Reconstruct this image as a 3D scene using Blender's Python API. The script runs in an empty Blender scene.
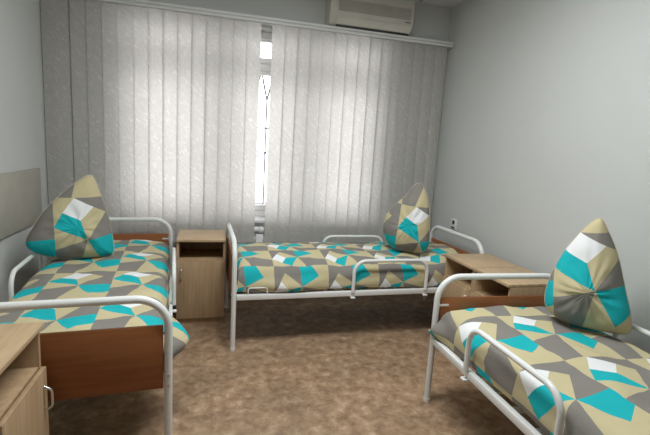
import bpy, bmesh, math, random
from mathutils import Vector, Matrix, noise
random.seed(5)
C = bpy.context.scene.collection
PI = math.pi

# ------------------------------------------------------------------ materials
def new_mat(name):
    m = bpy.data.materials.new(name); m.use_nodes = True
    nt = m.node_tree; nt.nodes.clear()
    out = nt.nodes.new('ShaderNodeOutputMaterial')
    return m, nt, out
def N(nt, kind, **kw):
    n = nt.nodes.new(kind)
    for k, v in kw.items():
        if k.startswith('i_'):
            key = k[2:]
            key = int(key) if key.isdigit() else key.replace('_', ' ')
            n.inputs[key].default_value = v
        else: setattr(n, k, v)
    return n
def ramp(nt, fac, stops, interp='LINEAR'):
    r = nt.nodes.new('ShaderNodeValToRGB'); r.color_ramp.interpolation = interp
    els = r.color_ramp.elements
    while len(els) < len(stops): els.new(0.5)
    for e, (p, c) in zip(els, sorted(stops, key=lambda s: s[0])):
        e.position = p; e.color = (*c, 1)
    nt.links.new(fac, r.inputs[0]); return r
def principled(nt, out, rough=0.5, spec=0.4, metal=0.0):
    b = N(nt, 'ShaderNodeBsdfPrincipled')
    b.inputs['Roughness'].default_value = rough
    b.inputs['Metallic'].default_value = metal
    b.inputs['Specular IOR Level'].default_value = spec
    nt.links.new(b.outputs[0], out.inputs[0]); return b
def coords(nt, kind='Object', scale=(1,1,1), rot=(0,0,0)):
    tc = N(nt, 'ShaderNodeTexCoord'); mp = N(nt, 'ShaderNodeMapping')
    mp.inputs['Scale'].default_value = scale; mp.inputs['Rotation'].default_value = rot
    nt.links.new(tc.outputs[kind], mp.inputs[0]); return mp.outputs[0]
def bump(nt, b, height, strength=0.2, dist=0.005):
    n = N(nt, 'ShaderNodeBump'); n.inputs['Strength'].default_value = strength; n.inputs['Distance'].default_value = dist
    nt.links.new(height, n.inputs['Height']); nt.links.new(n.outputs[0], b.inputs['Normal'])

def mat_simple(name, col, rough=0.5, spec=0.4, metal=0, var=0.04, scale=9):
    m, nt, out = new_mat(name); b = principled(nt, out, rough, spec, metal)
    no = N(nt, 'ShaderNodeTexNoise'); no.inputs['Scale'].default_value = scale; no.inputs['Detail'].default_value = 4
    nt.links.new(coords(nt), no.inputs[0])
    lo = tuple(max(0, c*(1-var)) for c in col); hi = tuple(min(1, c*(1+var)) for c in col)
    r = ramp(nt, no.outputs[0], [(0.35, lo), (0.65, hi)])
    nt.links.new(r.outputs[0], b.inputs['Base Color']); return m

def mat_wood(name, dark, light, scale=(2.5, 2.5, 30), rot=(0,0,0), rough=0.45):
    m, nt, out = new_mat(name); b = principled(nt, out, rough, 0.35)
    v = coords(nt, 'Object', scale, rot)
    n1 = N(nt, 'ShaderNodeTexNoise'); n1.inputs['Scale'].default_value = 1.6; n1.inputs['Detail'].default_value = 8; n1.inputs['Distortion'].default_value = 0.6
    nt.links.new(v, n1.inputs[0])
    r = ramp(nt, n1.outputs[0], [(0.3, dark), (0.5, tuple((a+c)/2 for a, c in zip(dark, light))), (0.72, light)])
    nt.links.new(r.outputs[0], b.inputs['Base Color']); return m

def mat_wall(name, col):
    m, nt, out = new_mat(name); b = principled(nt, out, 0.85, 0.15)
    n1 = N(nt, 'ShaderNodeTexNoise'); n1.inputs['Scale'].default_value = 1.8; n1.inputs['Detail'].default_value = 5
    v = coords(nt); nt.links.new(v, n1.inputs[0])
    r = ramp(nt, n1.outputs[0], [(0.3, tuple(c*0.965 for c in col)), (0.7, col)])
    nt.links.new(r.outputs[0], b.inputs['Base Color'])
    n2 = N(nt, 'ShaderNodeTexNoise'); n2.inputs['Scale'].default_value = 60; nt.links.new(v, n2.inputs[0])
    bump(nt, b, n2.outputs[0], 0.12, 0.003); return m

def mat_floor():
    m, nt, out = new_mat('mottled brown linoleum'); b = principled(nt, out, 0.42, 0.35)
    v = coords(nt)
    n1 = N(nt, 'ShaderNodeTexNoise'); n1.inputs['Scale'].default_value = 15; n1.inputs['Detail'].default_value = 8; n1.inputs['Roughness'].default_value = 0.68; n1.inputs['Distortion'].default_value = 0.25
    nt.links.new(v, n1.inputs[0])
    r1 = ramp(nt, n1.outputs[0], [(0.28, (0.18, 0.112, 0.068)), (0.45, (0.315, 0.21, 0.134)), (0.56, (0.41, 0.287, 0.19)), (0.70, (0.56, 0.43, 0.31))])
    n2 = N(nt, 'ShaderNodeTexNoise'); n2.inputs['Scale'].default_value = 3.6; n2.inputs['Detail'].default_value = 3
    nt.links.new(v, n2.inputs[0])
    r2 = ramp(nt, n2.outputs[0], [(0.35, (0.80, 0.76, 0.72)), (0.65, (1.12, 1.06, 1.0))])
    mx = N(nt, 'ShaderNodeMix', data_type='RGBA', blend_type='MULTIPLY'); mx.inputs[0].default_value = 0.8
    nt.links.new(r1.outputs[0], mx.inputs[6]); nt.links.new(r2.outputs[0], mx.inputs[7])
    nt.links.new(mx.outputs[2], b.inputs['Base Color']); return m

def mat_tiles():
    m, nt, out = new_mat('white ceiling tiles'); b = principled(nt, out, 0.9, 0.1)
    br = N(nt, 'ShaderNodeTexBrick'); br.offset = 0; br.squash = 1
    nt.links.new(coords(nt), br.inputs[0])
    br.inputs['Color1'].default_value = (0.74, 0.74, 0.72, 1); br.inputs['Color2'].default_value = (0.71, 0.71, 0.69, 1)
    br.inputs['Mortar'].default_value = (0.45, 0.45, 0.44, 1)
    br.inputs['Scale'].default_value = 1; br.inputs['Mortar Size'].default_value = 0.010
    br.inputs['Brick Width'].default_value = 0.6; br.inputs['Row Height'].default_value = 0.6
    nt.links.new(br.outputs[0], b.inputs['Base Color'])
    n = N(nt, 'ShaderNodeTexNoise'); n.inputs['Scale'].default_value = 80; nt.links.new(coords(nt), n.inputs[0])
    bump(nt, b, n.outputs[0], 0.2, 0.004); return m

CELL_U, CELL_V = 0.31, 0.46
def mat_pattern():
    """pinwheel print of teal, grey, beige and white facets, repeating over the UV map (metres)"""
    m, nt, out = new_mat('geometric print cotton'); b = principled(nt, out, 0.85, 0.15)
    L = nt.links.new
    uv = N(nt, 'ShaderNodeTexCoord'); sp = N(nt, 'ShaderNodeSeparateXYZ'); L(uv.outputs['UV'], sp.inputs[0])
    def M(op, a, c=None):
        n = N(nt, 'ShaderNodeMath', operation=op)
        for i, x in enumerate((a, c)):
            if x is None: continue
            if isinstance(x, (int, float)): n.inputs[i].default_value = x
            else: L(x, n.inputs[i])
        return n.outputs[0]
    def wrap(s, size):
        return M('SUBTRACT', M('FRACT', M('ADD', M('DIVIDE', s, size), 0.5)), 0.5)
    u = wrap(sp.outputs[0], CELL_U); v = wrap(sp.outputs[1], CELL_V)
    ang = M('FRACT', M('ADD', M('DIVIDE', M('ARCTAN2', v, u), 2*PI), 1.0))
    TE, GR, BE, WH = (0.015, 0.43, 0.47), (0.235, 0.22, 0.20), (0.56, 0.49, 0.30), (0.80, 0.81, 0.82)
    d = lambda a: (a % 360)/360
    r = ramp(nt, ang, [(0, TE), (d(3), GR), (d(43), BE), (d(111), TE), (d(161), BE), (d(190), GR), (d(247), BE), (d(304), TE)], 'CONSTANT')
    def above(p, q):     # 1 on the left-hand side of p->q
        a, c = -(q[1]-p[1]), q[0]-p[0]
        return M('GREATER_THAN', M('ADD', M('MULTIPLY', M('SUBTRACT', u, p[0]), a), M('MULTIPLY', M('SUBTRACT', v, p[1]), c)), 0.0)
    A, B, Cc, D, E, G = (-.17, .499), (.13, .385), (-.09, .235), (-.36, .33), (-.5, .17), (.5, .245)
    def over(base, mask, col):
        mx = N(nt, 'ShaderNodeMix', data_type='RGBA'); L(mask, mx.inputs[0]); L(base, mx.inputs[6]); mx.inputs[7].default_value = (*col, 1); return mx.outputs[2]
    left = M('LESS_THAN', u, Cc[0])
    low = M('MULTIPLY', above((.06, -.40), (.46, -.20)), M('LESS_THAN', v, 0.0))
    low = M('MULTIPLY', M('SUBTRACT', M('LESS_THAN', v, 0.0), low), M('GREATER_THAN', u, .0))
    c0 = over(r.outputs[0], low, BE)
    c1 = over(c0, M('MULTIPLY', M('MAXIMUM', above(E, D), above(D, Cc)), left), BE)
    c2 = over(c1, M('MULTIPLY', above(A, G), M('GREATER_THAN', u, A[0])), GR)
    w = M('MULTIPLY', M('MULTIPLY', above(D, Cc), above(Cc, B)), M('MULTIPLY', above(B, A), above(A, D)))
    col = over(c2, w, WH)
    L(col, b.inputs['Base Color'])
    n = N(nt, 'ShaderNodeTexNoise'); n.inputs['Scale'].default_value = 22; n.inputs['Detail'].default_value = 5; L(coords(nt), n.inputs[0])
    bump(nt, b, n.outputs[0], 0.35, 0.008)
    return m

def mat_blind():
    m, nt, out = new_mat('embossed translucent blind fabric')
    L = nt.links.new
    n = N(nt, 'ShaderNodeTexNoise'); n.inputs['Scale'].default_value = 1.0; n.inputs['Detail'].default_value = 4; n.inputs['Distortion'].default_value = 1.2
    tc = N(nt, 'ShaderNodeNewGeometry')
    m1 = N(nt, 'ShaderNodeMapping'); m1.inputs['Rotation'].default_value = (0, math.radians(-50), 0); L(tc.outputs['Position'], m1.inputs[0])
    m2 = N(nt, 'ShaderNodeMapping'); m2.inputs['Scale'].default_value = (24, 24, 95); L(m1.outputs[0], m2.inputs[0]); L(m2.outputs[0], n.inputs[0])
    r = ramp(nt, n.outputs[0], [(0.36, (0.675, 0.655, 0.632)), (0.55, (0.71, 0.69, 0.667)), (0.70, (0.87, 0.85, 0.83))])
    df = N(nt, 'ShaderNodeBsdfDiffuse'); tr = N(nt, 'ShaderNodeBsdfTranslucent')
    L(r.outputs[0], df.inputs[0]); L(r.outputs[0], tr.inputs[0])
    mx = N(nt, 'ShaderNodeMixShader'); mx.inputs[0].default_value = 0.50
    L(df.outputs[0], mx.inputs[1]); L(tr.outputs[0], mx.inputs[2]); L(mx.outputs[0], out.inputs[0])
    return m

def mat_glass():
    m, nt, out = new_mat('clear window glass')
    t = N(nt, 'ShaderNodeBsdfTransparent'); t.inputs[0].default_value = (0.95, 0.96, 0.96, 1)
    g = N(nt, 'ShaderNodeBsdfGlossy'); g.inputs['Roughness'].default_value = 0.02
    f = N(nt, 'ShaderNodeFresnel'); f.inputs[0].default_value = 1.35
    mx = N(nt, 'ShaderNodeMixShader')
    nt.links.new(f.outputs[0], mx.inputs[0]); nt.links.new(t.outputs[0], mx.inputs[1]); nt.links.new(g.outputs[0], mx.inputs[2])
    nt.links.new(mx.outputs[0], out.inputs[0]); return m

def mat_emit(name, col, strength):
    m, nt, out = new_mat(name); e = N(nt, 'ShaderNodeEmission'); e.inputs[0].default_value = (*col, 1); e.inputs[1].default_value = strength
    nt.links.new(e.outputs[0], out.inputs[0]); return m

MWALL = mat_wall('pale grey painted plaster', (0.585, 0.60, 0.59))
MFLOOR = mat_floor(); MTILE = mat_tiles(); MPAT = mat_pattern(); MBLIND = mat_blind(); MGLASS = mat_glass()
MOAK = mat_wood('light oak laminate', (0.37, 0.25, 0.145), (0.50, 0.355, 0.215), (22, 22, 1.6))
MOAKTOP = mat_wood('light oak laminate top', (0.43, 0.30, 0.175), (0.56, 0.405, 0.25), (3, 26, 3))
MCHERRY = mat_wood('red brown cherry laminate', (0.245, 0.085, 0.028), (0.33, 0.125, 0.045), (2, 12, 22))
MMETAL = mat_simple('white enamelled steel', (0.78, 0.79, 0.78), 0.32, 0.5, 0, 0.02)
MSTEEL = mat_simple('bright steel', (0.62, 0.62, 0.62), 0.3, 0.5, 0.9)
MPVC = mat_simple('white plastic', (0.80, 0.80, 0.80), 0.4, 0.4, 0, 0.015)
MRAIL = mat_simple('white aluminium rail', (0.74, 0.74, 0.75), 0.4, 0.5, 0, 0.02)
MAC = mat_simple('aged cream plastic', (0.57, 0.55, 0.495), 0.45, 0.4, 0, 0.03)
MACG = mat_simple('brownish intake plastic', (0.40, 0.375, 0.335), 0.6, 0.3, 0, 0.05)
MDARK = mat_simple('dark grey plastic', (0.05, 0.05, 0.055), 0.5)
MBOARD = mat_simple('grey beige board', (0.42, 0.40, 0.345), 0.6, 0.3)
MPIPE = mat_simple('pinkish white piping cord', (0.60, 0.54, 0.46), 0.8, 0.2)
MGRILLE = mat_simple('pale painted iron', (0.20, 0.19, 0.20), 0.5)
MTICK = mat_simple('grey mattress ticking', (0.40, 0.39, 0.37), 0.9, 0.1)
MGROUND = mat_simple('pale concrete', (0.55, 0.55, 0.54), 0.9, 0.1)

# ------------------------------------------------------------------ mesh helpers
def add_box(bm, x0, x1, y0, y1, z0, z1, bev=0.0, seg=2):
    r = bmesh.ops.create_cube(bm, size=1.0)
    vs = r['verts']
    for v in vs:
        v.co = Vector((x0 + (v.co.x+.5)*(x1-x0), y0 + (v.co.y+.5)*(y1-y0), z0 + (v.co.z+.5)*(z1-z0)))
    if bev > 0:
        es = list({e for v in vs for e in v.link_edges})
        bmesh.ops.bevel(bm, geom=es, offset=bev, segments=seg, affect='EDGES', profile=0.5)
def fillet(pts, rad, n=8):
    pts = [Vector(p) for p in pts]; out = [pts[0]]
    for i in range(1, len(pts)-1):
        a, b, c = pts[i-1], pts[i], pts[i+1]
        d1 = (a-b).normalized(); d2 = (c-b).normalized()
        ang = d1.angle(d2)
        if ang > PI-0.01: out.append(b); continue
        t = min(rad/math.tan(ang/2), (a-b).length*.49, (c-b).length*.49); r = t*math.tan(ang/2)
        cen = b + (d1+d2).normalized()*(r/math.sin(ang/2))
        p, q = b+d1*t-cen, b+d2*t-cen
        ax = p.cross(q).normalized(); tot = p.angle(q)
        for k in range(n+1): out.append(cen + Matrix.Rotation(tot*k/n, 3, ax) @ p)
    out.append(pts[-1]); return out
def add_tube(bm, pts, r, seg=12, closed=False, cap=True):
    pts = [Vector(p) for p in pts]; n = len(pts); rings = []
    up = None
    for i, p in enumerate(pts):
        if closed: t = (pts[(i+1) % n]-pts[i-1]).normalized()
        else: t = (pts[min(i+1, n-1)]-pts[max(i-1, 0)]).normalized()
        if up is None:
            up = Vector((0, 0, 1)) if abs(t.z) < .9 else Vector((0, 1, 0))
        up = (up - t*up.dot(t)).normalized(); side = t.cross(up)
        rings.append([bm.verts.new(p + r*(math.cos(2*PI*k/seg)*up + math.sin(2*PI*k/seg)*side)) for k in range(seg)])
    for i in range(n if closed else n-1):
        a, b = rings[i], rings[(i+1) % n]
        for k in range(seg): bm.faces.new((a[k], a[(k+1) % seg], b[(k+1) % seg], b[k]))
    if cap and not closed:
        bm.faces.new(rings[0][::-1]); bm.faces.new(rings[-1])
def obj(name, bm, m, parent=None, smooth=True):
    bmesh.ops.recalc_face_normals(bm, faces=bm.faces)
    me = bpy.data.meshes.new(name); bm.to_mesh(me); bm.free()
    o = bpy.data.objects.new(name, me); C.objects.link(o); me.materials.append(m)
    if smooth:
        for p in me.polygons: p.use_smooth = True
        try: me.set_sharp_from_angle(angle=math.radians(38))
        except Exception: pass
    if parent is not None: o.parent = parent
    return o
def boxes(name, bxs, m, parent=None, bev=0.0015):
    bm = bmesh.new()
    for b in bxs: add_box(bm, *b, bev=bev)
    return obj(name, bm, m, parent)
def tag(o, label, cat, group=None):
    o['label'] = label; o['category'] = cat
    if group: o['group'] = group
    return o
def thing(name, label, cat, loc=(0, 0, 0), rz=0.0, group=None):
    o = bpy.data.objects.new(name, None); C.objects.link(o); o.empty_display_size = .1
    o.location = loc; o.rotation_euler = (0, 0, rz); return tag(o, label, cat, group)
def struct(name, bm, m, parent=None):
    o = obj(name, bm, m, parent)
    if parent is None: o['kind'] = 'structure'
    return o
def sbox(name, bxs, m, parent=None, bev=0.0):
    bm = bmesh.new()
    for b in bxs: add_box(bm, *b, bev=bev)
    return struct(name, bm, m, parent)
def dup(root, loc, rz, label, group=None):
    r = root.copy(); C.objects.link(r); r.location = loc; r.rotation_euler = (0, 0, rz); r['label'] = label
    if group: r['group'] = group
    for ch in list(root.children):
        c = ch.copy(); C.objects.link(c); c.parent = r
        for g in list(ch.children):
            d = g.copy(); C.objects.link(d); d.parent = c
    return r

# ------------------------------------------------------------------ room shell
XL, XR, YB, YW, ZC = -1.222, 2.13, -2.2, 3.85, 2.71
TH = 0.24                                  # thickness of the window wall
WX0, WX1, WZ0, WZ1 = -0.76, 1.54, 0.69, 2.32
sbox('floor', [(XL-.2, XR+.2, YB-.2, YW+TH, -.12, 0)], MFLOOR)
sbox('ceiling', [(XL-.2, XR+.2, YB-.2, YW+TH, ZC, ZC+.1)], MTILE)
sbox('wall_left', [(XL-.15, XL, YB-.15, YW+TH, 0, ZC)], MWALL)
sbox('wall_right', [(XR, XR+.15, YB-.15, YW+TH, 0, ZC)], MWALL)
sbox('wall_back', [(XL, XR, YB-.15, YB, 0, ZC)], MWALL)
sbox('wall_window', [(XL, WX0, YW, YW+TH, 0, ZC), (WX1, XR, YW, YW+TH, 0, ZC),
                     (WX0, WX1, YW, YW+TH, 0, WZ0), (WX0, WX1, YW, YW+TH, WZ1, ZC)], MWALL)
sbox('baseboard_right', [(XR-.014, XR, YB, YW, 0, .06)], MOAK, bev=.003)
sbox('baseboard_left', [(XL, XL+.014, YB, YW, 0, .06)], MOAK, bev=.003)
sbox('baseboard_window', [(XL+.014, XR-.014, YW-.014, YW, 0, .06)], MOAK, bev=.003)
sbox('ground', [(-14, 14, YW+TH, 22, -1.0, -.9)], MGROUND)

# window in the far wall: plastic frame, sashes, glass and sill
FY0, FY1 = YW+.14, YW+.19
ZT0, ZT1 = 1.99, 2.05
w1 = sbox('window_1', [(WX0, WX1, FY0, FY1, WZ1-.05, WZ1), (WX0, WX1, FY0, FY1, WZ0, WZ0+.06), (WX0+.06, WX1-.06, FY0, FY1, ZT0, ZT1),
                       (WX0, WX0+.06, FY0, FY1, WZ0+.06, WZ1-.05), (WX1-.06, WX1, FY0, FY1, WZ0+.06, WZ1-.05)] +
          [(a, a+.04, FY0, FY1, z0, z1) for a in (.035, .785) for z0, z1 in ((WZ0+.06, ZT0), (ZT1, WZ1-.05))], MPVC, bev=.004)
for a, b in ((WX0+.06, .035), (.075, .785), (.825, WX1-.06)):
    for z0, z1 in ((WZ0+.06, ZT0), (ZT1, WZ1-.05)):
        s = boxes('sash', [(a+.003, b-.003, FY0-.015, FY1-.015, z1-.035, z1-.004), (a+.003, b-.003, FY0-.015, FY1-.015, z0+.003, z0+.05),
                           (a+.003, a+.05, FY0-.015, FY1-.015, z0+.05, z1-.035), (b-.05, b-.003, FY0-.015, FY1-.015, z0+.05, z1-.035)], MPVC, w1, .004)
        boxes('pane', [(a+.046, b-.046, FY0+.012, FY0+.018, z0+.046, z1-.031)], MGLASS, s, 0)
boxes('window_sill', [(WX0-.04, WX1+.04, YW-.045, FY0, WZ0-.028, WZ0+.002)], MPVC, w1, .006)

# wrought security grille outside the pane
gr = thing('window_grille', 'ornamental iron security grille with pointed arches outside the window', 'window grille', (.45, YW+TH-.03, .80))
bm = bmesh.new()
bm.free()
for z in (.0, .70, 1.25):
    bm = bmesh.new(); add_tube(bm, [(-1.08, 0, z), (1.04, 0, z)], .007, 6); obj('crossbar', bm, MGRILLE, gr)
for k in range(-9, 9):
    x = k*.115 + .03
    bm = bmesh.new()
    add_tube(bm, [(x, 0, -.05), (x, 0, .95)], .008, 6)
    br = obj('bar', bm, MGRILLE, gr)
    for s in (-1, 1):
        bm = bmesh.new()
        add_tube(bm, fillet([(x, 0, .95), (x+s*.03, 0, 1.08), (x+s*.05, 0, 1.17), (x+s*.028, 0, 1.25)], .05, 4), .009, 6)
        obj('arch', bm, MGRILLE, br)
        bm = bmesh.new()
        add_tube(bm, [(x+s*(.028-.024*math.cos(t*.5)), 0, .46+.03*math.sin(t*.5)) for t in range(0, 11)], .006, 5)
        obj('scroll', bm, MGRILLE, br)

# radiator under the sill
rad = thing('radiator', 'white sectional radiator under the window, behind the blind', 'radiator', (.45, YW-.040, .10))
for k in range(12):
    bm = bmesh.new(); x = -.50 + k*.08
    add_box(bm, x-.036, x+.036, -.026, .026, .03, .46, bev=.012)
    obj('section', bm, MPVC, rad)
bm = bmesh.new()
add_tube(bm, fillet([(-.50, 0, .42), (.45, 0, .42), (.45, 0, .07), (-.50, 0, .07)], .03, 5), .013, 8)
obj('pipe', bm, MPVC, rad)
for x in (-.46, .34): boxes('foot', [(x-.02, x+.02, -.02, .02, -.10, .035)], MPVC, rad, .003)
bm = bmesh.new()
add_tube(bm, [(-.085, 0, .505), (-.03, 0, .505)], .022, 14); add_tube(bm, [(-.028, 0, .505), (.012, 0, .495)], .028, 14)
obj('valve', bm, MPVC, rad)

# ------------------------------------------------------------------ vertical blind
BY = 3.76
bl = thing('vertical_blind', 'off white vertical blind of wide fabric slats over the whole window wall', 'blind', (.45, BY, 2.33))
LX0, LX1 = XL+.008-.45, XR-.012-.45
bm = bmesh.new()
add_box(bm, LX0, LX1, -.028, .028, .012, .034, .003)
hr = obj('headrail', bm, MRAIL, bl)
for y in (-.030, .030): boxes('rail_lip', [(LX0, LX1, y-.004, y+.004, -.002, .020)], MRAIL, hr, .002)
boxes('cornice_strip', [(LX0, LX1, -.040, -.034, .022, .042)], MRAIL, bl, .001)
PITCH, SW = .107, .1205
def slat(cx, ang, z0=-1.83):
    bm = bmesh.new(); n = 8; rows = []
    for zz in (0, -.3, -.6, -.9, -1.2, -1.5, z0):
        row = []
        for i in range(n+1):
            s = (i/n-.5)*SW
            bow = .006*(1-(2*i/n-1)**2)
            sway = .003*math.sin(cx*9+zz*2.3)*(-zz/1.8)
            row.append(bm.verts.new((s*math.cos(ang), s*math.sin(ang)-bow+sway, zz)))
        rows.append(row)
    for a, b in zip(rows, rows[1:]):
        for i in range(n): bm.faces.new((a[i], a[i+1], b[i+1], b[i]))
    o = obj('slat', bm, MBLIND, bl); o.location = (cx, 0, -.004)
    return o
xs = []
e = .378-.45
while e > LX0+.03: xs.append(e-SW/2*math.cos(.17)); e -= PITCH
e = .466-.45
while e < LX1-.05: xs.append(e+SW/2*math.cos(.17)); e += PITCH
for x in xs:
    if x < -1.013-.45: x -= .026
    x = min(max(x, LX0+SW/2), LX1-SW/2)
    slat(x, .17+random.uniform(-.03, .03))

# ------------------------------------------------------------------ air conditioner
ac = thing('air_conditioner', 'cream wall air conditioner with brown intake grille above the blind', 'air conditioner', (1.305, YW, 2.375))
W2 = .375
prof = [(0, 0.0), (-.10, 0.0), (-.135, .018), (-.165, .062), (-.178, .10), (-.178, .265), (-.165, .285), (0, .285)]
bm = bmesh.new()
rings = []
for x in (-W2, -W2+.006, W2-.006, W2):
    sh = 1 if abs(x) < W2 else .0
    rings.append([bm.verts.new((x, y if sh else y*.965, (z if sh else .1425+(z-.1425)*.965))) for y, z in prof])
for a, b in zip(rings, rings[1:]):
    for i in range(len(prof)): bm.faces.new((a[i], a[(i+1) % len(prof)], b[(i+1) % len(prof)], b[i]))
bm.faces.new(rings[0]); bm.faces.new(rings[-1][::-1])
obj('housing', bm, MAC, ac)
bm = bmesh.new()
add_box(bm, -.305, .345, -.1815, -.176, .112, .205)
g = obj('intake_grille', bm, MACG, ac)
MFIN = mat_simple('intake fin plastic', (.47, .445, .40), .6)
for k in range(11): boxes('grille_fin', [(-.305, .345, -.1845, -.1815, .115+k*.0083, .1185+k*.0083)], MFIN, g, 0)
bm = bmesh.new()
vs = [[bm.verts.new((x, y, z)) for (y, z) in ((-.139, .020), (-.169, .064), (-.175, .067), (-.144, .014))] for x in (-.31, .355)]
for i in range(4): bm.faces.new((vs[0][i], vs[0][(i+1) % 4], vs[1][(i+1) % 4], vs[1][i]))
bm.faces.new(vs[0]); bm.faces.new(vs[1][::-1])
obj('louver', bm, mat_simple('cream louver plastic', (.60, .575, .51), .45), ac, False)
boxes('outlet_slot', [(-.31, .355, -.138, -.118, .0005, .010)], MDARK, ac, 0)
boxes('badge', [(.295, .345, -.1815, -.177, .088, .097)], mat_simple('grey badge', (.16, .16, .165), .4), ac, .0008)

# ------------------------------------------------------------------ small things on walls
so = thing('wall_socket', 'white wall socket with dark hole low on the right wall', 'socket', (XR, 3.41, .75))
boxes('cover_plate', [(-.012, 0, -.04, .04, -.05, .045)], MPVC, so, .003)
bm = bmesh.new(); add_tube(bm, [(-.0125, 0, .015), (-.0165, 0, .015)], .019, 14); obj('socket_hole', bm, MDARK, so)
boxes('flap', [(-.022, -.012, -.026, .026, -.036, -.026)], MDARK, so, .002)
bd = boxes('wall_board', [(XL+.001, XL+.02, 2.55, 3.58, .70, 1.085)], MBOARD, None, .003)
tag(bd, 'greyish beige flat board fixed on the left wall above the bed', 'board')

# ------------------------------------------------------------------ beds
HW, BL, ZT = .385, 1.84, .715
def make_bed(label, loc, rz, g0, group):
    b = thing('bed', label, 'bed', loc, rz, group)
    for y, nm in ((0.0, 'footboard'), (BL, 'headboard')):
        bm = bmesh.new()
        add_tube(bm, fillet([(-HW, y, .36), (-HW, y, ZT), (HW, y, ZT), (HW, y, .36)], .125, 10), .0165, 14)
        fr = obj(nm+'_frame', bm, MMETAL, b)
        s = 1 if nm == 'footboard' else -1
        boxes(nm+'_panel', [(-HW+.02, HW-.02, y-.008, y+.008, .325, .60)], MCHERRY, b, .0015)
        for x in (-1, 1):
            x0, x1 = sorted((x*(HW-.012), x*(HW-.065)))
            q = .008 if s > 0 else -.0115; boxes('bracket', [(x0, x1, y+q, y+q+.0035, .555, .566)], MMETAL, b, 0)
        for x in (-HW, HW):
            bm = bmesh.new(); add_tube(bm, [(x, y, 0.012), (x, y, .36)], .0165, 14)
            lg = obj('leg', bm, MMETAL, b)
            bm = bmesh.new(); add_tube(bm, [(x, y, 0), (x, y, .02)], .0185, 14); obj('foot_cap', bm, MPVC, lg)
            for z in (.34, .385):
                bm = bmesh.new(); add_tube(bm, [(x, y-s*.0155, z), (x, y-s*.0205, z)], .0065, 8); obj('bolt', bm, MSTEEL, lg)
    for x in (-1, 1):
        x0, x1 = sorted((x*(HW-.0145), x*(HW+.0145)))
        boxes('side_rail', [(x0, x1, .017, BL-.017, .345, .38)], MMETAL, b, .003)
        X = x*(HW+.022)
        bm = bmesh.new()
        add_tube(bm, fillet([(X, g0, .378), (X, g0, .60), (X, g0+.56, .60), (X, g0+.56, .378)], .085, 8), .0125, 12)
        gd = obj('guard_rail', bm, MMETAL, b)
        for yy in (g0, g0+.56): boxes('guard_clamp', [(X-.015, X+.015, yy-.016, yy+.016, .334, .344)], MMETAL, gd, .002)
        bm = bmesh.new()
        add_tube(bm, fillet([(x*(HW+.009), .09, .38), (x*(HW+.009), .09, .425), (x*(HW+.009), .215, .425), (x*(HW+.009), .215, .38)], .014, 5), .0045, 8)
        obj('mattress_stop', bm, MMETAL, b)
    for k in range(13):
        y = .10 + k*.137; boxes('base_slat', [(-HW+.0145, HW-.0145, y-.015, y+.015, .352, .364)], MMETAL, b, 0)
    return b

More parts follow.
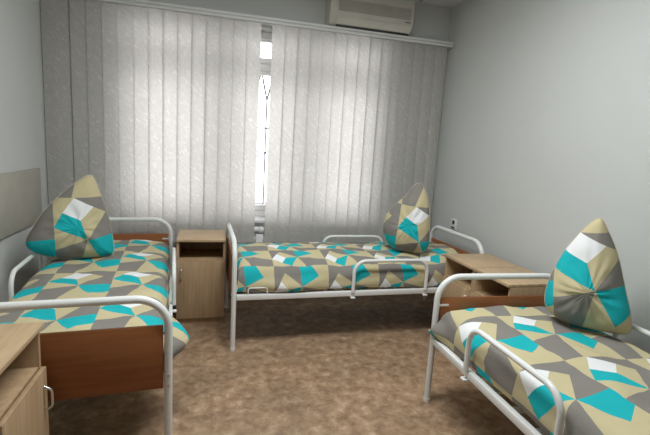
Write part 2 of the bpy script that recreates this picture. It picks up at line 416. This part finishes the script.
# padded bedspread laid over the mattress
def mattress(bed, label):
    bm = bmesh.new(); add_box(bm, -HW+.045, HW-.045, .05, BL-.05, .366, .495, .03, 4)
    me = obj('mattress', bm, MPAT); uv = me.data.uv_layers.new(name='UVMap')
    for l in me.data.loops:
        c = me.data.vertices[l.vertex_index].co
        uv.data[l.index].uv = (c.x + (c.z-.43)*(1 if c.x > 0 else -1)*(abs(c.x) > .34), c.y)
    me.location = bed.location; me.rotation_euler = bed.rotation_euler
    return tag(me, label, 'mattress', 'mattresses on the beds')
def duvet(bed, label, uvf, dropL, dropR, outL, outR, seed, crown=.022):
    """dropL/dropR, outL/outR: hang and outward swell of each long side as functions of y"""
    top = .545; rc = .07; nx, ny = 52, 104
    Y0, Y1 = .022, BL-.022
    a = HW-.012
    def side(t, drop, out):          # t = arc length past the flat top edge -> (dx, dz)
        arc = rc*PI/2
        if t <= arc: th = t/rc; return rc*math.sin(th), rc*(1-math.cos(th))
        k = (t-arc); H = max(drop-rc, .02)
        return rc + out*math.sin(min(k/H, 1)*PI*.84), rc + k
    bm = bmesh.new(); uvl = bm.loops.layers.uv.new('UVMap'); grid = []; uvs = {}
    endr = .05; endd = .085
    for j in range(ny+1):
        # length path: short turned-down ends
        Lf = (Y1-Y0-2*endr); tot = Lf + 2*(endr*PI/2+endd-endr); t = tot*j/ny - (endr*PI/2+endd-endr)
        def endp(q):
            arc = endr*PI/2
            return (endr*math.sin(q/endr), endr*(1-math.cos(q/endr))) if q <= arc else (endr, endr+q-arc)
        if t < 0: dy, ez = endp(-t); y = Y0+endr-dy
        elif t > Lf: dy, ez = endp(t-Lf); y = Y1-endr+dy
        else: y, ez = Y0+endr+t, 0
        dl, dr, ol, orr = dropL(y), dropR(y), outL(y), outR(y)
        row = []
        flat = a-rc
        for i in range(nx+1):
            sL = rc*PI/2+max(dl-rc, .02); sR = rc*PI/2+max(dr-rc, .02)
            s = -(flat+sL) + (2*flat+sL+sR)*i/nx
            if s < -flat: dx, dz = side(-flat-s, dl, ol); x = -flat-dx
            elif s > flat: dx, dz = side(s-flat, dr, orr); x = flat+dx
            else: x, dz = s, 0
            zd = (dz**4+ez**4)**.25
            on = max(0, 1-(dz+ez)/.08)
            p = Vector((x*5.5, y*5.5, seed)); q = Vector((s*3, t*10, seed+7))
            wr = .017*noise.noise(p) + .006*noise.noise(Vector((x*13+y*6, y*13, seed+3))) + .0045*abs(noise.noise(q*2.0))
            cr = crown*(1-(x/a)**2)*on if abs(x) < a else 0
            z = top - zd + cr + wr*(.35+.65*on)
            sg = 1 if x > 0 else -1
            fold = .012*noise.noise(Vector((y*5+dz*9, dz*34, seed+11)))*min(1, dz/.05)
            v = bm.verts.new((x+sg*max(fold, -.006), y, z)); uvs[v] = uvf(s, t+Y0+endr); row.append(v)
        grid.append(row)
    for r0, r1 in zip(grid, grid[1:]):
        for i in range(nx):
            f = bm.faces.new((r0[i], r0[i+1], r1[i+1], r1[i]))
            for l in f.loops: l[uvl].uv = uvs[l.vert]
    o = obj('duvet', bm, MPAT)
    for p in o.data.polygons: p.use_smooth = True
    for at in [a_ for a_ in o.data.attributes if a_.name == 'sharp_edge']: o.data.attributes.remove(at)
    sm = o.modifiers.new('thickness', 'SOLIDIFY'); sm.thickness = .02; sm.offset = -1
    o.location = bed.location; o.rotation_euler = bed.rotation_euler
    return tag(o, label, 'duvet', 'patterned duvets on the beds')
def bumpf(y, c, w): return math.exp(-((y-c)/w)**2)

GB = 'white metal beds with wooden end panels'
RZ1 = .079
bed1 = make_bed('white tubular metal bed along the left wall with reddish brown panels', (-.157-HW*math.cos(RZ1), 1.775-HW*math.sin(RZ1), 0), RZ1, .82, GB)
RZ2 = -PI/2 + .022
bed2 = make_bed('white tubular metal bed standing across the far wall under the window', (.14+HW*math.sin(.022), 2.73+HW*math.cos(.022), 0), RZ2, .81, GB)
bed3 = make_bed('white tubular metal bed along the right wall, nearest on the right', (1.182+HW-.03*BL, 1.97-BL, 0), -.03, .915, GB)

mattress(bed1, 'mattress in patterned sheet on the left bed, under the duvet')
mattress(bed2, 'mattress in patterned sheet on the bed under the window, below the duvet')
mattress(bed3, 'mattress in patterned sheet on the right bed, below the duvet')
dv1 = duvet(bed1, 'teal, grey, beige and white duvet on the left bed, its corner hanging over the frame',
      lambda s, t: (s-.242, t-.692),
      lambda y: .14, lambda y: .15 + .035*bumpf(y, .29, .25), lambda y: .0, lambda y: .002 + .105*bumpf(y, .29, .17), 3.1)
dv2 = duvet(bed2, 'teal, grey, beige and white duvet on the bed under the window, front edge bunched',
      lambda s, t: (1.22*(-s-.05), 1.22*(-t+.45)),
      lambda y: .14, lambda y: .15+.008*math.sin(y*6), lambda y: .0, lambda y: .002+.034*bumpf(y, .34, .26), 8.4, .055)
dv3 = duvet(bed3, 'teal, grey, beige and white duvet on the right bed with creased side edge',
      lambda s, t: (s-.0, t-1.42),
      lambda y: .15+.008*math.sin(y*5), lambda y: .14, lambda y: .002+.02*bumpf(y, .6, .3)+.045*bumpf(y, 1.81, .06), lambda y: 0, 5.7)

# ------------------------------------------------------------------ pillows
def spline(pts, n):
    m = len(pts); out = []
    for k in range(n):
        t = k/n*m; i = int(t); f = t-i
        p0, p1, p2, p3 = (Vector(pts[(i+d) % m]) for d in (-1, 0, 1, 2))
        out.append(.5*((2*p1)+(p2-p0)*f+(2*p0-5*p1+4*p2-p3)*f*f+(3*p1-p0-3*p2+p3)*f**3))
    return out
def seat(dv, x, y, r=.11):
    mw = Matrix.Translation(dv.location) @ dv.rotation_euler.to_matrix().to_4x4()
    zs = [p.z for p in (mw @ v.co for v in dv.data.vertices) if (p.x-x)**2+(p.y-y)**2 < r*r]
    return sum(zs)/len(zs)
def pillow(label, loc, rz, pts0, T, uvo, uvr, lean=.10, seed=0):
    pts = [(a*1.0, c*.955) for a, c in pts0]
    ol = spline(pts, 96); nr = 16
    cx = sum(p[0] for p in ol)/len(ol); cz = sum(p[1] for p in ol)/len(ol)*.86
    ca, sa = math.cos(uvr), math.sin(uvr)
    bm = bmesh.new(); uvl = bm.loops.layers.uv.new('UVMap'); uvs = {}
    def mk(p, r, side):
        x = cx+(p[0]-cx)*r; z = cz+(p[1]-cz)*r
        th = T*(1-r**2.4)**.62*(1.10-.55*max(0, min(1, (z-.06)/.5)))
        w = .018*noise.noise(Vector((x*7, z*7, seed+side)))+.008*noise.noise(Vector((x*17, z*17, seed+side)))
        rad = noise.noise(Vector((math.atan2(p[1]-cz, p[0]-cx)*4, r*1.5, seed)))*.014*r*(1-r)*4
        y = side*(th + (w+rad)*(1-r**3))
        y += .0
        v = bm.verts.new((x, y+z*math.tan(lean), max(z, -.012))); 
        a, b = x-uvo[0], z-uvo[1]
        uvs[v] = (.9*(a*ca-b*sa), .9*(a*sa+b*ca)); return v
    rim = [mk(p, 1, -1) for p in ol]; n = len(ol)
    for side in (-1, 1):
        c = mk((cx, cz), 0, side); prev = None
        for k in range(1, nr+1):
            ring = rim if k == nr else [mk(p, k/nr, side) for p in ol]
            for i in range(n):
                j = (i+1) % n
                f = bm.faces.new((c, ring[i], ring[j])) if prev is None else bm.faces.new((prev[i], ring[i], ring[j], prev[j]))
                for l in f.loops: l[uvl].uv = uvs[l.vert]
            prev = ring
    rp = [v.co.copy() for v in rim]
    o = obj('pillow', bm, MPAT); o.location = loc; o.rotation_euler = (0, 0, rz)
    for at in [a_ for a_ in o.data.attributes if a_.name == 'sharp_edge']: o.data.attributes.remove(at)
    bm = bmesh.new(); add_tube(bm, rp, .0022, 6, closed=True); obj('piping', bm, MPIPE, o)
    return tag(o, label, 'pillow', 'pillows stood on end on the beds')
P1 = [(.075, .545), (.04, .53), (-.06, .444), (-.17, .32), (-.23, .22), (-.275, .12), (-.24, .055), (-.125, .01), (.02, -.005), (.165, 0), (.2, .025), (.19, .175), (.165, .3), (.125, .44), (.095, .53)]
P2 = [(.054, .555), (.097, .51), (.137, .392), (.16, .216), (.164, .056), (.10, 0), (-.056, 0), (-.14, .048), (-.188, .152), (-.18, .256), (-.122, .36), (-.04, .448), (.013, .53)]
P3 = [(-.006, .557), (.028, .515), (.087, .393), (.14, .223), (.177, .10), (.175, .015), (.06, 0), (-.078, .005), (-.16, .048), (-.184, .11), (-.174, .223), (-.125, .379), (-.053, .51)]
pillow('tall pillow stood upright on the left bed, pointed teal corner up', (-.80, 2.96, seat(dv1, -.80, 2.96)+.012), .27, P1, .095, (.05, .13), math.radians(-2), .06, 1)
pillow('pillow stood upright at the head of the bed under the window, seen from its side', (1.47, 2.99, seat(dv2, 1.47, 2.99)+.012), -.46, P2, .125, (.09, .10), math.radians(4), .05, 2)
pillow('large pointed pillow stood upright on the right bed, nearest the camera', (1.765, 1.60, seat(dv3, 1.765, 1.60)+.012), -.82, P3, .115, (.02, .21), math.radians(-8), .06, 3)

# ------------------------------------------------------------------ nightstands (front towards local -Y)
def make_nightstand(label, loc, rz, group, w=.355, d=.375, h=.645, door_top=.472, hx=-1):
    t = thing('nightstand', label, 'nightstand', loc, rz, group); x = w/2; k = .016
    boxes('top_board', [(-x, x, 0, d, h-k-.002, h)], MOAKTOP, t, .0015)
    for s in (-1, 1):
        a, b = sorted((s*x, s*(x-k))); boxes('side_panel', [(a, b, k, d, .0, h-k-.002)], MOAK, t, .001)
    boxes('shelf', [(-x+k, x-k, k+.004, d-.006, door_top, door_top+.016)], MOAK, t, .001)
    boxes('base_board', [(-x+k, x-k, k, d-.006, .045, .061)], MOAK, t, .001)
    boxes('plinth', [(-x+k, x-k, .022, .038, 0, .045)], MOAK, t, .001)
    boxes('back_panel', [(-x+k, x-k, d-.006, d, 0, h-k-.002)], MOAK, t, 0)
    dr = boxes('door', [(-x+.002, x-.002, -.001, k-.001, .048, door_top+.010)], MOAK, t, .0015)
    bm = bmesh.new(); X = hx*(x-.035)
    add_tube(bm, fillet([(X, -.001, .345), (X, -.027, .36), (X, -.027, .425), (X, -.001, .44)], .02, 6), .0045, 10)
    obj('handle', bm, MSTEEL, dr)
    return t
GN = 'light oak nightstands with an open niche'
ns = make_nightstand('light oak nightstand between the left bed and the bed under the window', (-.058, 3.18, 0), 0, GN, .345)
ns_r = make_nightstand('light oak nightstand by the right wall, the one touching the bed under the window', (1.655, 2.565, 0), -PI/2, GN, hx=1)
dup(ns_r, (1.655, 2.203, 0), -PI/2, 'light oak nightstand by the right wall, the one behind the right bed headboard')
n4 = make_nightstand('light oak nightstand at the foot of the left bed, cut off by the left edge', (-.572, 1.50, 0), PI/2, GN, .355, .375, .672, .492, 1)

# ------------------------------------------------------------------ light
lamp = thing('ceiling_light', 'flat square ceiling light panel in the middle of the ceiling', 'ceiling light', (.55, 1.7, ZC))
boxes('housing', [(-.6, .6, -.3, .3, -.05, 0)], MPVC, lamp, .004)
ld = bpy.data.lights.new('panel_glow', 'AREA'); ld.shape = 'RECTANGLE'; ld.size = 1.15; ld.size_y = .55; ld.energy = 54; ld.color = (.965, 1.0, 1.0)
lo = bpy.data.objects.new('panel_glow', ld); C.objects.link(lo); lo.parent = lamp; lo.location = (0, 0, -.056)

wd = bpy.data.worlds.new('overcast sky'); bpy.context.scene.world = wd; wd.use_nodes = True
nt = wd.node_tree; nt.nodes.clear()
o = nt.nodes.new('ShaderNodeOutputWorld'); bg = nt.nodes.new('ShaderNodeBackground')
bg.inputs[0].default_value = (1.0, .975, 1.0, 1); bg.inputs[1].default_value = 5.6
nt.links.new(bg.outputs[0], o.inputs[0])

# ------------------------------------------------------------------ camera
cd = bpy.data.cameras.new('camera'); cam = bpy.data.objects.new('camera', cd); C.objects.link(cam)
r = Vector((.96628906, -.25036932, .06000542)); u = Vector((-.01779037, .16757883, .98569815)); f = Vector((.25684422, .95353686, -.15747543))
cam.matrix_world = Matrix(((r.x, u.x, -f.x, 0), (r.y, u.y, -f.y, 0), (r.z, u.z, -f.z, 1.35), (0, 0, 0, 1)))
cd.sensor_fit = 'HORIZONTAL'; cd.sensor_width = 36; cd.lens = 431.96/650*36; cd.clip_start = .05
S = bpy.context.scene; S.camera = cam
S.view_settings.view_transform = 'Standard'; S.view_settings.look = 'None'; S.view_settings.gamma = 1; S.view_settings.use_curve_mapping = False
S.view_settings.exposure = 0.0
S.cycles.use_denoising = True
S.cycles.max_bounces = 10; S.cycles.diffuse_bounces = 6; S.cycles.transparent_max_bounces = 12
